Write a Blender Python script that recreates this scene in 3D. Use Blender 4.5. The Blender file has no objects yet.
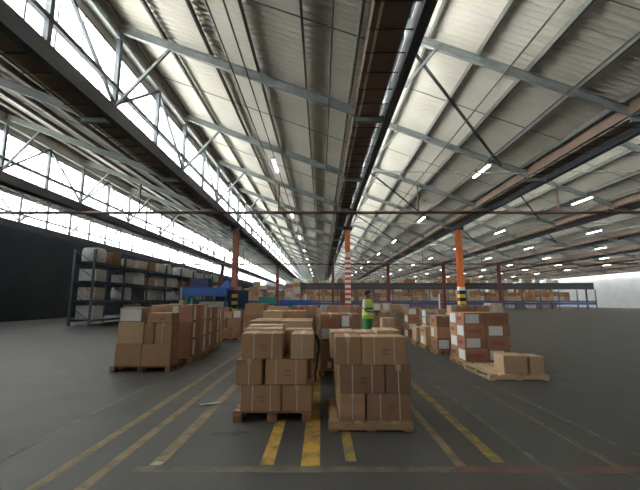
import bpy, bmesh, math, random
from mathutils import Vector, Matrix
random.seed(7)
S = bpy.context.scene
COL = S.collection
PI = math.pi
SKY = 14.0

# ------------------------------------------------------------------ materials
def new_mat(name):
    m = bpy.data.materials.new(name); m.use_nodes = True
    nt = m.node_tree; b = nt.nodes['Principled BSDF']
    return m, nt, b

def mat(name, col, rough=.7, metal=0., noise=0., scale=6., col2=None, bump=0., rand=0., stretch=None):
    m, nt, b = new_mat(name)
    N, L = nt.nodes, nt.links
    b.inputs['Roughness'].default_value = rough
    b.inputs['Metallic'].default_value = metal
    b.inputs['Base Color'].default_value = (*col, 1)
    src = None
    if noise or bump:
        tc = N.new('ShaderNodeTexCoord'); nz = N.new('ShaderNodeTexNoise')
        nz.inputs['Scale'].default_value = scale; nz.inputs['Detail'].default_value = 6
        vec = tc.outputs['Object']
        if stretch:
            mp = N.new('ShaderNodeMapping'); mp.inputs['Scale'].default_value = stretch
            L.new(vec, mp.inputs['Vector']); vec = mp.outputs['Vector']
        L.new(vec, nz.inputs['Vector'])
        if noise:
            mr = N.new('ShaderNodeMapRange'); mr.inputs['From Min'].default_value = .3; mr.inputs['From Max'].default_value = .7
            mr.inputs['To Max'].default_value = noise
            L.new(nz.outputs['Fac'], mr.inputs['Value'])
            mx = N.new('ShaderNodeMix'); mx.data_type = 'RGBA'
            mx.inputs[6].default_value = (*col, 1)
            c2 = col2 or tuple(c * .55 for c in col)
            mx.inputs[7].default_value = (*c2, 1)
            L.new(mr.outputs[0], mx.inputs[0]); src = mx.outputs[2]
        if bump:
            bp = N.new('ShaderNodeBump'); bp.inputs['Strength'].default_value = bump; bp.inputs['Distance'].default_value = .02
            L.new(nz.outputs['Fac'], bp.inputs['Height']); L.new(bp.outputs['Normal'], b.inputs['Normal'])
    if rand:
        oi = N.new('ShaderNodeObjectInfo')
        hs = N.new('ShaderNodeHueSaturation')
        mr = N.new('ShaderNodeMapRange'); mr.inputs['To Min'].default_value = 1 - rand; mr.inputs['To Max'].default_value = 1 + rand
        L.new(oi.outputs['Random'], mr.inputs['Value']); L.new(mr.outputs[0], hs.inputs['Value'])
        if src: L.new(src, hs.inputs['Color'])
        else: hs.inputs['Color'].default_value = (*col, 1)
        src = hs.outputs['Color']
    if src: L.new(src, b.inputs['Base Color'])
    return m

def emis(name, col, strength):
    m, nt, b = new_mat(name)
    b.inputs['Base Color'].default_value = (.8, .8, .8, 1)
    b.inputs['Emission Color'].default_value = (*col, 1)
    b.inputs['Emission Strength'].default_value = strength
    return m

def worn_paint(name, col, keep):
    """paint rubbed through to the grey floor in patches of its own shape"""
    m, nt, b = new_mat(name); N, L = nt.nodes, nt.links
    tc = N.new('ShaderNodeTexCoord'); nz = N.new('ShaderNodeTexNoise'); nz.inputs['Scale'].default_value = 5; nz.inputs['Detail'].default_value = 9
    nz.inputs['Roughness'].default_value = .7
    L.new(tc.outputs['Object'], nz.inputs['Vector'])
    mr = N.new('ShaderNodeMapRange'); mr.inputs['From Min'].default_value = keep - .14; mr.inputs['From Max'].default_value = keep + .14
    L.new(nz.outputs['Fac'], mr.inputs['Value'])
    mx = N.new('ShaderNodeMix'); mx.data_type = 'RGBA'
    mx.inputs[6].default_value = (*col, 1); mx.inputs[7].default_value = (*FLOOR_COL, 1)
    L.new(mr.outputs[0], mx.inputs[0]); L.new(mx.outputs[2], b.inputs['Base Color'])
    b.inputs['Roughness'].default_value = .75
    return m

FLOOR_COL = (.060, .058, .054)
M = {}
M['floor'] = mat('floor concrete', FLOOR_COL, .62, noise=.9, scale=1.6, col2=(.038, .037, .035), bump=.12)
M['roof'] = mat('roof sheet', (.71, .685, .63), .8, noise=.7, scale=.7, col2=(.60, .565, .50))
M['fascia'] = mat('fascia board', (.50, .46, .40), .8, noise=.5, scale=2)
M['steel'] = mat('grey green steel', (.27, .30, .295), .55, noise=.5, scale=4)
M['purlin'] = mat('purlin steel', (.17, .175, .165), .6, noise=.5, scale=3)
M['gutter'] = mat('brown gutter', (.22, .15, .115), .7, noise=.7, scale=2.5, col2=(.15, .105, .08))
M['gutter_lip'] = mat('pale gutter lip', (.55, .50, .43), .7)
M['dark_steel'] = mat('dark steel', (.055, .054, .057), .6, noise=.5, scale=3)
M['mullion'] = mat('window bars', (.10, .115, .135), .6)
def clear_glass():
    m, nt, b = new_mat('window glass'); N, L = nt.nodes, nt.links
    t = N.new('ShaderNodeBsdfTransparent'); t.inputs['Color'].default_value = (.90, .94, .95, 1)
    g = N.new('ShaderNodeBsdfGlossy'); g.inputs['Roughness'].default_value = .08
    x = N.new('ShaderNodeMixShader'); x.inputs['Fac'].default_value = .06
    d = N.new('ShaderNodeBsdfTranslucent'); d.inputs['Color'].default_value = (.93, .95, .95, 1)   # dusty panes scatter the daylight
    y = N.new('ShaderNodeMixShader'); y.inputs['Fac'].default_value = .55
    L.new(t.outputs[0], y.inputs[1]); L.new(d.outputs[0], y.inputs[2])
    L.new(y.outputs[0], x.inputs[1]); L.new(g.outputs[0], x.inputs[2]); L.new(x.outputs[0], N['Material Output'].inputs['Surface'])
    return m
M['glass'] = clear_glass()
M['lamp'] = emis('lit tube', (1, .97, .9), 10)
M['lamp_body'] = mat('lamp body', (.6, .6, .58), .5)
M['chord'] = mat('sky tinted grey steel', (.085, .094, .112), .6, noise=.4, scale=3)  # bluish cast of the skylight is put into the chord's base colour
M['conduit'] = mat('conduit', (.075, .06, .055), .6)
M['tube'] = mat('pale tie tube', (.42, .41, .38), .5)
M['pipe'] = mat('sprinkler pipe red oxide', (.11, .045, .04), .55, noise=.4)
M['orange'] = mat('orange paint', (.62, .17, .045), .55, noise=.35, scale=2.5, col2=(.42, .10, .03))
M['brown_red'] = mat('brownish red paint', (.26, .09, .06), .6, noise=.5, scale=2)  # duller, browner red than the orange columns
M['darkred'] = mat('dark red paint', (.14, .035, .03), .6)
M['white_paint'] = mat('white paint', (.62, .60, .57), .6)
M['black'] = mat('black plastic', (.012, .012, .013), .5)
M['yellow'] = mat('yellow paint', (.60, .40, .03), .55)
M['redstripe'] = mat('red paint', (.50, .06, .04), .55)
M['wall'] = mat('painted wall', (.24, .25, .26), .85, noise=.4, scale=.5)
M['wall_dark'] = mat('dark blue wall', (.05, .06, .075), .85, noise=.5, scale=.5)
M['card'] = mat('cardboard', (.365, .208, .115), .85, noise=.5, scale=3, col2=(.29, .163, .088), rand=.13, bump=.04)
M['card_light'] = mat('light cardboard', (.46, .31, .19), .85, noise=.5, scale=3, col2=(.38, .25, .15), rand=.12)
M['card_dark'] = mat('dark cardboard', (.245, .135, .08), .85, noise=.5, scale=3, col2=(.20, .105, .06), rand=.12)
M['card_red'] = mat('reddish cardboard', (.34, .165, .10), .85, noise=.5, scale=3, rand=.12)
M['strap'] = mat('white strap', (.46, .40, .33), .5)
M['tape'] = mat('packing tape', (.42, .27, .15), .35)
M['label'] = mat('white label', (.62, .62, .62), .6, noise=.35, scale=9, col2=(.42, .43, .45))
M['print'] = mat('red print', (.36, .05, .025), .8)
M['ink'] = mat('dark print', (.13, .075, .045), .8)
M['wrap'] = mat('clear wrap over cartons', (.56, .52, .48), .25, noise=.9, scale=5, col2=(.36, .28, .21))
M['wood'] = mat('pallet wood', (.40, .245, .125), .8, noise=.7, scale=5, stretch=(1, 1, 6), rand=.12)
M['wood_pale'] = mat('pale pallet wood', (.52, .37, .22), .8, noise=.6, scale=5, rand=.1)
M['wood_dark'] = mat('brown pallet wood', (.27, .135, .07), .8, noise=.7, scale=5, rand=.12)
M['blue'] = mat('blue paint', (.012, .085, .32), .45, noise=.25, scale=2)
M['blue_dark'] = mat('dark blue paint', (.012, .04, .12), .5, noise=.3)
M['rack'] = mat('rack blue grey', (.06, .08, .12), .55, noise=.3)
M['teal'] = mat('teal paint', (.02, .22, .20), .5, noise=.3)
M['grey'] = mat('grey metal', (.30, .33, .31), .4, .3)
M['bag'] = mat('white bulk bag', (.58, .58, .56), .8, noise=.5, scale=4, bump=.3)
M['skin'] = mat('skin', (.14, .075, .05), .6)
M['hair'] = mat('hair', (.012, .01, .01), .8)
M['vest'] = mat('hi vis yellow green', (.48, .70, .10), .7)
M['reflect'] = mat('silver tape', (.62, .64, .60), .35)
M['trousers'] = mat('green trousers', (.035, .27, .055), .8, noise=.4, scale=6)
M['shirt'] = mat('white shirt', (.66, .66, .64), .85)
M['paper'] = mat('paper', (.33, .32, .29), .8)
M['stain'] = worn_paint('oil stain', (.016, .016, .016), .42)
M['line_tan'] = worn_paint('faded tan line', (.225, .16, .085), .57)
M['line_yellow'] = worn_paint('yellow line', (.47, .27, .035), .56)
M['line_yellow_worn'] = worn_paint('worn yellow line', (.30, .21, .04), .53)
M['line_pale'] = worn_paint('pale line', (.13, .13, .12), .50)
M['line_red'] = worn_paint('worn red line', (.17, .075, .05), .52)
M['line_faint'] = worn_paint('faint tan line', (.15, .12, .08), .52)

# ------------------------------------------------------------------ mesh helper
class MB:
    def __init__(s): s.v = []; s.f = []; s.mi = []; s.cur = 0
    def add(s, vs, fs):
        o = len(s.v); s.v += [tuple(v) for v in vs]
        for f in fs: s.f.append(tuple(i + o for i in f)); s.mi.append(s.cur)
        return s
    def box(s, x0, x1, y0, y1, z0, z1, R=None):
        vs = [Vector(p) for p in ((x0,y0,z0),(x1,y0,z0),(x1,y1,z0),(x0,y1,z0),(x0,y0,z1),(x1,y0,z1),(x1,y1,z1),(x0,y1,z1))]
        if R: vs = [R @ v for v in vs]
        return s.add(vs, [(0,3,2,1),(4,5,6,7),(0,1,5,4),(1,2,6,5),(2,3,7,6),(3,0,4,7)])
    def cbox(s, x0, x1, y0, y1, z0, z1, b):
        """box with chamfered edges"""
        vs = []; 
        for (ax) in range(3):
            pass
        X=(x0,x1);Y=(y0,y1);Z=(z0,z1)
        idx = {}
        for i in (0,1):
            for j in (0,1):
                for k in (0,1):
                    sx=b if i==0 else -b; sy=b if j==0 else -b; sz=b if k==0 else -b
                    idx[i,j,k,'x']=len(vs); vs.append((X[i],Y[j]+sy,Z[k]+sz))
                    idx[i,j,k,'y']=len(vs); vs.append((X[i]+sx,Y[j],Z[k]+sz))
                    idx[i,j,k,'z']=len(vs); vs.append((X[i]+sx,Y[j]+sy,Z[k]))
        f=[]
        for i in (0,1):
            q=[idx[i,0,0,'x'],idx[i,1,0,'x'],idx[i,1,1,'x'],idx[i,0,1,'x']]; f.append(q if i else q[::-1])
            q=[idx[0,i,0,'y'],idx[1,i,0,'y'],idx[1,i,1,'y'],idx[0,i,1,'y']]; f.append(q[::-1] if i else q)
            q=[idx[0,0,i,'z'],idx[1,0,i,'z'],idx[1,1,i,'z'],idx[0,1,i,'z']]; f.append(q if i else q[::-1])
        for a in (0,1):
            for c in (0,1):
                q=[idx[0,a,c,'y'],idx[1,a,c,'y'],idx[1,a,c,'z'],idx[0,a,c,'z']]; f.append(q)
                q=[idx[a,0,c,'x'],idx[a,1,c,'x'],idx[a,1,c,'z'],idx[a,0,c,'z']]; f.append(q)
                q=[idx[a,c,0,'x'],idx[a,c,1,'x'],idx[a,c,1,'y'],idx[a,c,0,'y']]; f.append(q)
        for k in [(i,j,k) for i in (0,1) for j in (0,1) for k in (0,1)]:
            f.append([idx[(*k,'x')],idx[(*k,'y')],idx[(*k,'z')]])
        return s.add(vs, f)
    def bar(s, a, b, w, h=None, up=(0,0,1)):
        """rectangular bar from a to b"""
        h = h or w; a = Vector(a); b = Vector(b); d = (b - a).normalized(); u = Vector(up)
        if abs(d.dot(u)) > .98: u = Vector((1,0,0))
        r = d.cross(u).normalized(); u = r.cross(d).normalized()
        vs = [p + r*sx*w/2 + u*sz*h/2 for p in (a, b) for sx, sz in ((-1,-1),(1,-1),(1,1),(-1,1))]
        return s.add(vs, [(0,1,2,3),(7,6,5,4),(0,4,5,1),(1,5,6,2),(2,6,7,3),(3,7,4,0)])
    def ibeam(s, a, b, w, h, t=.014, up=(0,0,1)):
        a = Vector(a); b = Vector(b); d = (b - a).normalized(); u = Vector(up)
        if abs(d.dot(u)) > .98: u = Vector((1,0,0))
        r = d.cross(u).normalized(); u = r.cross(d).normalized()
        s.bar(a + u*(h/2-t/2), b + u*(h/2-t/2), w, t, u); s.bar(a - u*(h/2-t/2), b - u*(h/2-t/2), w, t, u)
        return s.bar(a, b, t, h - 2*t, u)
    def tube(s, pts, r, n=8, cap=True):
        pts = [Vector(p) for p in pts]; rings = []
        for i, p in enumerate(pts):
            d = (pts[min(i+1, len(pts)-1)] - pts[max(i-1, 0)]).normalized()
            u = Vector((0,0,1)) if abs(d.z) < .95 else Vector((1,0,0))
            x = d.cross(u).normalized(); y = x.cross(d).normalized()
            rr = r[i] if isinstance(r, (list, tuple)) else r
            rings.append([p + (x*math.cos(2*PI*k/n) + y*math.sin(2*PI*k/n))*rr for k in range(n)])
        vs = [v for g in rings for v in g]; fs = []
        for i in range(len(pts)-1):
            for k in range(n): fs.append((i*n+k, i*n+(k+1)%n, (i+1)*n+(k+1)%n, (i+1)*n+k))
        if cap: fs += [tuple(range(n-1,-1,-1)), tuple(range((len(pts)-1)*n, len(pts)*n))]
        return s.add(vs, fs)
    def build(s, name, m, parent=None, smooth=False):
        me = bpy.data.meshes.new(name); me.from_pydata(s.v, [], s.f)
        ms = m if isinstance(m, (list, tuple)) else [m]
        for q in ms: me.materials.append(M[q] if isinstance(q, str) else q)
        if len(ms) > 1: me.polygons.foreach_set('material_index', s.mi)
        bm = bmesh.new(); bm.from_mesh(me); bmesh.ops.recalc_face_normals(bm, faces=bm.faces); bm.to_mesh(me); bm.free()
        if smooth: me.polygons.foreach_set('use_smooth', [True]*len(me.polygons))
        me.update()
        o = bpy.data.objects.new(name, me); COL.objects.link(o)
        if parent: o.parent = parent
        return o

def tag(o, label, cat, group=None, kind=None):
    o['label'] = label; o['category'] = cat
    if group: o['group'] = group
    if kind: o['kind'] = kind
    return o
def empty(name, loc=(0,0,0), rz=0):
    o = bpy.data.objects.new(name, None); COL.objects.link(o); o.location = loc; o.rotation_euler.z = rz
    o.empty_display_size = .2
    return o
def struct(o): o['kind'] = 'structure'; return o
def copy_tree(o, loc=None, parent=None):
    c = o.copy(); COL.objects.link(c); c.parent = parent
    if loc is not None: c.location = loc
    for ch in list(o.children): copy_tree(ch, None, c)
    return c
ORD = ['first','second','third','fourth','fifth','sixth','seventh','eighth','ninth','tenth','eleventh','twelfth']

# ------------------------------------------------------------------ building shell
BAY = 7.55                      # width of one north-light bay
Y0, Y1 = -9.0, 141.0             # hall length
KS = range(-2, 8)               # bays; bay k runs from ridge x=1.6+(k-1)*BAY ... its gutter at 1.08+k*BAY
GUT_L, GUT_R, TRUSS = 1.08, 1.58, 1.82
SLOPE = .378
def rb(x, k=0): return 6.44 + SLOPE*(1.08 + k*BAY - x)     # underside of the rafters of bay k
RIDGE = GUT_R + .03 - BAY       # x of the ridge of bay 0
XL, XR = RIDGE + KS[0]*BAY - .0, GUT_R + KS[-1]*BAY + 1.6
RAFTERS = [9.5 + 5.1*j for j in range(-3, 26)]

fl = MB().box(XL-.2, XR+.2, Y0, Y1, -.3, 0).build('floor', 'floor'); struct(fl)
fl['label'] = 'dark grey worn concrete warehouse floor'
def mark(x0, x1, y0, y1, m, z=.0015):
    return MB().box(x0, x1, y0, y1, 0, z).build('floor_marking', m, fl)
for x, w, a, b, m in ((-1.465,.125,3.46,16,'line_tan'), (-1.86,.10,2.2,24,'line_tan'), (-2.24,.10,2.2,24,'line_tan'), (-2.94,.09,2.2,9,'line_pale'),
                      (-.485,.12,3.52,22,'line_yellow'), (-.095,.17,3.5,22,'line_yellow'), (.272,.10,3.6,9,'line_yellow_worn'),
                      (1.605,.11,3.58,13,'line_yellow_worn'), (1.235,.085,3.5,13,'line_tan'), (1.96,.06,2.2,24,'line_pale'), (2.62,.07,2.2,24,'line_faint'),
                      (3.0,.05,2.2,20,'line_pale')):
    mark(x - w/2, x + w/2, a, b, m)
mark(-1.62, 1.16, 3.38, 3.49, 'line_faint', .0012)
mark(1.17, 2.9, 3.38, 3.50, 'line_red', .0012)
mb = MB()
rr = random.Random(3)
for (cx, cy, ra, rbb) in ((-1.02, 4.28, .17, .07), (-.88, 4.33, .10, .05)):
    n = 18; mb.add([(cx + ra*math.cos(2*PI*i/n)*(.8+.4*rr.random()), cy + rbb*math.sin(2*PI*i/n)*(.8+.4*rr.random()), .0018) for i in range(n)], [tuple(range(n))])
mb.build('floor_stain', 'stain', fl)

# walls
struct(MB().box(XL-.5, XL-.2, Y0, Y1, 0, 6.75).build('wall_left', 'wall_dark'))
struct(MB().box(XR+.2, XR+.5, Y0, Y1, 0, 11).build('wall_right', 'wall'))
struct(MB().box(XL-.5, XR+.5, Y1, Y1+.3, 0, 11).build('wall_back', 'wall'))
struct(MB().box(XL-.5, XR+.5, Y0-.3, Y0, 0, 11).build('wall_front', 'wall'))

# corrugated roof sheet, one bay (local x: 0 at gutter edge, negative to the ridge)
def roof_mesh():
    per, amp, seg = .185, .050, 8
    n = int((Y1 - Y0)/per)*seg
    xs = (RIDGE - .25, (RIDGE+GUT_L)/2, GUT_L + .06)
    mb = MB(); vs = []; fs = []
    for i in range(n+1):
        y = Y0 + i*per/seg; dz = amp*math.sin(2*PI*i/seg)
        for x in xs: vs.append((x, y, rb(x) + .460 + dz))
    for i in range(n):
        for j in (0, 1): fs.append((i*3+j, i*3+j+1, i*3+4+j, i*3+3+j))
    mb.add(vs, fs); return mb
sheet = None
for k in KS:
    if sheet is None: sheet = roof_mesh().build('ceiling', 'roof', smooth=True); o = sheet
    else: o = sheet.copy(); COL.objects.link(o)
    o.location.x = k*BAY; struct(o)

def repeat(first, locs, name=None):
    for i, l in enumerate(locs):
        o = first if i == 0 else first.copy()
        if i: COL.objects.link(o)
        o.location = l; struct(o)

# rafters: sloped channel, then level stub across the gutter to the truss
xr0, xr1 = RIDGE + .22, GUT_L - .02
mb = MB(); mb.ibeam((xr0, 0, rb(xr0)+.115), (xr1, 0, rb(xr1)+.115), .11, .24, .02)
mb.ibeam((xr1-.12, 0, 6.36), (TRUSS-.1, 0, 6.36), .12, .17, .02)
raf = mb.build('roof_beam', 'steel')
repeat(raf, [(k*BAY, y, 0) for k in KS for y in RAFTERS])
# purlins
for q, dx in enumerate((.30, 1.48, 2.83, 4.18, 5.53, 6.78)):
    x = GUT_L - dx
    mb = MB(); z = rb(x) + .24
    mb.box(x-.025, x+.03, Y0, Y1, z, z+.015); mb.box(x-.025, x-.012, Y0, Y1, z, z+.165); mb.box(x-.025, x+.015, Y0, Y1, z+.152, z+.165)
    p = mb.build('roof_beam_purlin', 'purlin')
    repeat(p, [(k*BAY, 0, 0) for k in KS])
# sag rods half way between the rafters
rod = MB().bar((RIDGE+.3, 0, rb(RIDGE+.3)+.33), (GUT_L-.1, 0, rb(GUT_L-.1)+.33), .022).build('roof_beam_rod', 'purlin')
repeat(rod, [(k*BAY, y+2.55, 0) for k in KS for y in RAFTERS if y < 60])
# valley gutters
for k in KS:
    g = empty('valley_gutter', (k*BAY, 0, 0)); struct(g)
    MB().box(GUT_L, GUT_R, Y0, Y1, 6.46, 6.49).box(GUT_L, GUT_L+.02, Y0, Y1, 6.49, 6.86).box(GUT_R-.02, GUT_R, Y0, Y1, 6.49, 6.86).build('trough', 'gutter', g)
    MB().box(GUT_L-.055, GUT_L-.005, Y0, Y1, 6.44, 6.475).build('lip', 'gutter_lip', g)
    MB().box(GUT_L-.16, GUT_L-.065, Y0, Y1, 6.47, 6.84).build('side_board', 'gutter', g)
    mb = MB(); y = Y0
    while y < Y1: mb.box(GUT_L-.18, TRUSS-.1, y, y+.022, 6.43, 6.452); y += .66
    mb.build('bracket', 'dark_steel', g)['kind'] = 'stuff'
# lattice truss on the valley line
NODE = [9.5 + 2.55*j for j in range(-6, 51)]
TOPZ = rb(RIDGE) - .02
def truss():
    t = empty('roof_truss')
    MB().box(TRUSS-.1, TRUSS+.1, Y0, Y1, 6.30, 6.72).build('bottom_chord', 'chord', t)
    MB().box(TRUSS-.05, TRUSS+.05, Y0, Y1, TOPZ-.30, TOPZ-.17).build('top_chord', 'steel', t)
    MB().box(TRUSS-.06, TRUSS+.06, Y0, Y1, 7.25, 7.37).build('middle_rail', 'mullion', t)
    for i, y in enumerate(NODE):
        MB().box(TRUSS-.06, TRUSS+.06, y-.06, y+.06, 6.72, TOPZ-.3).build('post', 'mullion', t)
    for i in range(0, len(NODE)-1):
        a, b = (6.8, TOPZ-.32) if i % 2 == 0 else (TOPZ-.32, 6.8)
        MB().bar((TRUSS, NODE[i], a), (TRUSS, NODE[i+1], b), .075).build('diagonal', 'mullion', t)
    for y in RAFTERS:
        MB().bar((TRUSS, y, 6.74), (TRUSS+1.45, y, rb(TRUSS+1.45, 1)+.02), .075).build('knee_brace', 'steel', t)
    return t
tr = truss(); struct(tr)
for k in KS:
    if k == 0: continue
    c = copy_tree(tr, (k*BAY, 0, 0)); struct(c)
left_truss = copy_tree(tr, ((KS[0]-1)*BAY, 0, 0)); struct(left_truss)
# glazing: each lit window strip with bars, pale fascia above
def window(name):
    w = empty(name); x = GUT_R + .03
    MB().box(x-.004, x+.004, Y0, Y1, 6.84, 8.52).build('glass', 'glass', w)
    mb = MB(); y = Y0 + .3
    while y < Y1: mb.box(x-.03, x-.006, y-.034, y+.034, 6.84, 8.52); y += .85
    mb.build('glazing_bar', 'mullion', w)['kind'] = 'stuff'
    MB().box(x-.05, x+.01, Y0, Y1, 8.52, 8.59).box(x-.05, x+.01, Y0, Y1, 6.80, 6.85).build('frame', 'mullion', w)
    MB().box(x-.03, x+.01, Y0, Y1, 8.59, rb(RIDGE)+.45).build('fascia', 'fascia', w)
    MB().box(x-.02, x+.14, Y0, Y1, 8.82, 8.98).build('eaves_beam', 'purlin', w)
    return w
w0 = window('window_1'); struct(w0)
for n, k in enumerate([KS[0]-1] + [k for k in KS if k != 0]):
    if k == KS[-1]: continue
    c = copy_tree(w0, (k*BAY, 0, 0)); c.name = f'window_{n+2}'; struct(c)
# roof-plane diagonals and tie tubes
for k in (1, 2, 3, 0):
    for j in (3, 5, 7, 9) if k else ():
        y = RAFTERS[j]
        xa, xb = 2.45 + (k-1)*BAY, 7.4 + (k-1)*BAY
        struct(MB().bar((xa, y+.1, rb(xa, k)+.0), (xb, y+5.0, rb(xb, k)+.0), .075).build('roof_beam_brace', 'dark_steel'))
        struct(MB().tube([(TRUSS+(k-1)*BAY, y+5.1, 6.72), (GUT_L+k*BAY, y+5.1, 6.60)], .03).build('roof_beam_tie', 'tube'))

# conduits along the bays
for nm, x, k, lab in (('left', -2.45, 0, 'thin dark conduit running along the left roof bay beside the lights'), ('a', .22, 0, 'thin dark conduit running along the roof beside the brown valley gutter'),
               ('b', 5.15, 1, 'thin brown conduit running along the middle of the right roof bay'), ('c', 6.8, 1, 'dark lighting conduit carrying the fluorescent lights of the right roof bay'),
               ('d', -2.02, 0, 'dark lighting conduit carrying the fluorescent lights of the left roof bay')):
    z = rb(x, k) - .03
    tag(MB().tube([(x, Y0+.2, z), (x, Y1-.2, z)], .022).build('conduit', 'conduit'), lab, 'conduit', 'conduits along the roof')
# fluorescent lights
def light():
    r = empty('hanging_light')
    MB().box(-.075, .075, -.78, .78, .02, .075).build('housing', 'lamp_body', r)
    for x in (-.035, .035): MB().tube([(x, -.75, .0), (x, .75, .0)], .019).build('tube', 'lamp', r)
    for q in (-.5, .47): MB().box(-.02, .02, q, q+.03, .075, .256).build('bracket', 'dark_steel', r)
    return r
lt = light(); first = True
for k in range(0, 7):
    x = -2.02 if k == 0 else 6.8 + (k-1)*BAY
    for j in range(0, 9):
        y = (15.6 if k == 0 else 15.0) + 9.4*j
        if k > 1: y -= 4.7
        o = lt if first else copy_tree(lt); first = False
        o.location = (x, y, rb(x, k) - .31)
        bay = 'the left roof bay' if k == 0 else 'the right roof bay' if k == 1 else f'roof bay {k+1} from the left'
        tag(o, f'lit fluorescent tube light under {bay}, {ORD[j]} from the front', 'light', 'fluorescent lights under the roof')

# sprinkler pipes across the hall
def sprinkler(y, z, lab, x0=-19, x1=40):
    r = empty('sprinkler_pipe', (0, y, z))
    MB().tube([(x0, 0, 0), (x1, 0, 0)], .08, 10).build('pipe', 'pipe', r)
    for x in (-9.9, -2.3, 5.3, 9.3, 12.9, 20.4):
        if x0 < x < x1:
            k = math.ceil((x - GUT_L)/BAY)
            MB().tube([(x, 0, 0), (x, 0, rb(x, k)-z)], .045).build('hanger', 'pipe', r)
    mb = MB()
    for x in range(int(x0)+1, int(x1), 3): mb.tube([(x, 0, .05), (x, 0, .1)], .07)
    mb.build('coupling', 'pipe', r)
    tag(r, lab, 'pipe', 'sprinkler pipes')
sprinkler(19.5, 6.14, 'dark red sprinkler pipe hung across the hall in front of the orange columns')
sprinkler(46.5, 5.95, 'dark red sprinkler pipe hung across the far part of the hall')

# ------------------------------------------------------------------ columns
def column(x, y, w, paint, lab, style=None, top=6.42):
    r = empty('steel_column', (x, y, 0))
    b = (2.35 if style == 'hazard' else 1.2) if style else .02
    if style == 'barber':
        MB().ibeam((0,0,5.05), (0,0,top), w, w, .03, (0,1,0)).build('shaft', paint, r)
        # white board with red bars
        mb = MB(); n = 20; z0, z1 = .9, 4.3
        for i in range(n):
            za = z0 + (z1-z0)*i/n; zb = z0 + (z1-z0)*(i+1)/n
            mb.cur = i % 2; mb.box(-w/2-.01, w/2+.01, -w/2-.01, w/2+.01, za, zb)
        mb.build('striped_wrap', ['white_paint', 'redstripe'], r)
        MB().box(-w/2, w/2, -w/2, w/2, 4.3, 4.62).build('white_band', 'white_paint', r)
        MB().ibeam((0,0,4.62), (0,0,5.05), w, w, .03, (0,1,0)).build('shaft', paint, r)
        MB().box(-w/2, w/2, -w/2, w/2, 0, .9).build('base_wrap', 'redstripe', r)
        MB().box(-.55, -.22, -.30, -.05, 1.0, 2.0).build('hose_cabinet', 'darkred', r)
    elif style in ('hazard', 'hazard_dim'):
        MB().ibeam((0,0,2.05), (0,0,top), w, w, .03, (0,1,0)).build('shaft', paint, r)
        mb = MB(); zs = [0, .3, .6, .9, 1.15, 1.38, 1.60, 1.84, 2.08]
        for i in range(8):
            mb.cur = i % 2; q = w/2+.03; mb.box(-q, q, -q, q, zs[i], zs[i+1])
        mb.build('hazard_band', ['yellow', 'black'], r)
        if style == 'hazard': MB().box(-w/2-.01, w/2+.01, -w/2-.01, w/2+.01, 2.08, 2.30).build('white_band', 'white_paint', r)
    else:
        MB().ibeam((0,0,.02), (0,0,top), w, w, .03, (0,1,0)).build('shaft', paint, r)
    MB().box(-w/2-.14, w/2+.14, -w/2-.02, w/2+.02, top-.24, top).build('cap_plate', 'dark_steel', r)
    MB().box(-w/2-.1, w/2+.1, -w/2-.1, w/2+.1, 0, .025).build('base_plate', 'dark_steel', r)
    tag(r, lab, 'column', 'steel columns')
column(1.80, 24.8, .34, 'orange', 'orange steel column wrapped in red and white stripes under the brown gutter', 'barber')
column(9.37, 24.8, .36, 'orange', 'bright orange steel column with black and yellow hazard band at right', 'hazard')
column(-5.80, 24.8, .37, 'brown_red', 'brownish red steel column beside the blue machine', 'hazard_dim')
FAR = {-2: 'far dark red column left of the far left roof truss', -1: 'far dark red column behind the stacked cartons left of the hall axis', 0: 'far dark red column just left of the striped column',
       1: 'far dark red column between the person and the orange column', 2: 'far dark red column right behind the bright orange column', 3: 'far dark red column at the right edge of the hall view'}
for k, lab in FAR.items():
    column(TRUSS - .2 + k*BAY, 50.3, .36, 'darkred', lab)

# ------------------------------------------------------------------ pallets
def pallet(x0, x1, y0, y1, lab, h=.12, axis='y', wood='wood', nb=7, group='wooden pallets on the floor'):
    """axis = the way the deck boards run"""
    r = empty('wooden_pallet', ((x0+x1)/2, (y0+y1)/2, 0)); w, d = (x1-x0)/2, (y1-y0)/2
    t = .02
    L, W = (d, w) if axis == 'y' else (w, d)     # L along boards, W across
    def bx(a0, a1, b0, b1, z0, z1, nm):           # a along boards, b across
        if axis == 'y': return MB().cbox(b0, b1, a0, a1, z0, z1, .003).build(nm, wood, r)
        return MB().cbox(a0, a1, b0, b1, z0, z1, .003).build(nm, wood, r)
    for i in range(nb):
        c = -W + (2*W)*(i+.5)/nb; hw = W/nb*.72
        bx(-L, L, c-hw, c+hw, h-t, h, 'deck_board')
    for c in (-L+.05, 0, L-.05): bx(c-.05, c+.05, -W, W, t, h-t, 'stringer')
    for c in (-W+.06, 0, W-.06): bx(-L, L, c-.05, c+.05, 0, t, 'bottom_board')
    tag(r, lab, 'pallet', group)
    return r
def block_pallet(x0, x1, y0, y1, lab, h=.12, wood='wood', nb=7, group='wooden pallets on the floor'):
    """nine blocks, open mouth to the front"""
    r = empty('wooden_pallet', ((x0+x1)/2, (y0+y1)/2, 0)); w, d = (x1-x0)/2, (y1-y0)/2; t = .02
    for i in range(nb):
        c = -d + 2*d*(i+.5)/nb; hw = d/nb*.75
        MB().cbox(-w, w, c-hw, c+hw, h-t, h, .003).build('deck_board', wood, r)
    for a in (-w+.06, 0, w-.06):
        MB().cbox(a-.055, a+.055, -d, d, h-t-.018, h-t, .003).build('stringer', wood, r)
        for c in (-d+.07, 0, d-.07): MB().cbox(a-.055, a+.055, c-.07, c+.07, t, h-t-.018, .003).build('block', wood, r)
        MB().cbox(a-.05, a+.05, -d, d, 0, t, .003).build('bottom_board', wood, r)
    tag(r, lab, 'pallet', group)
    return r

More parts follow.
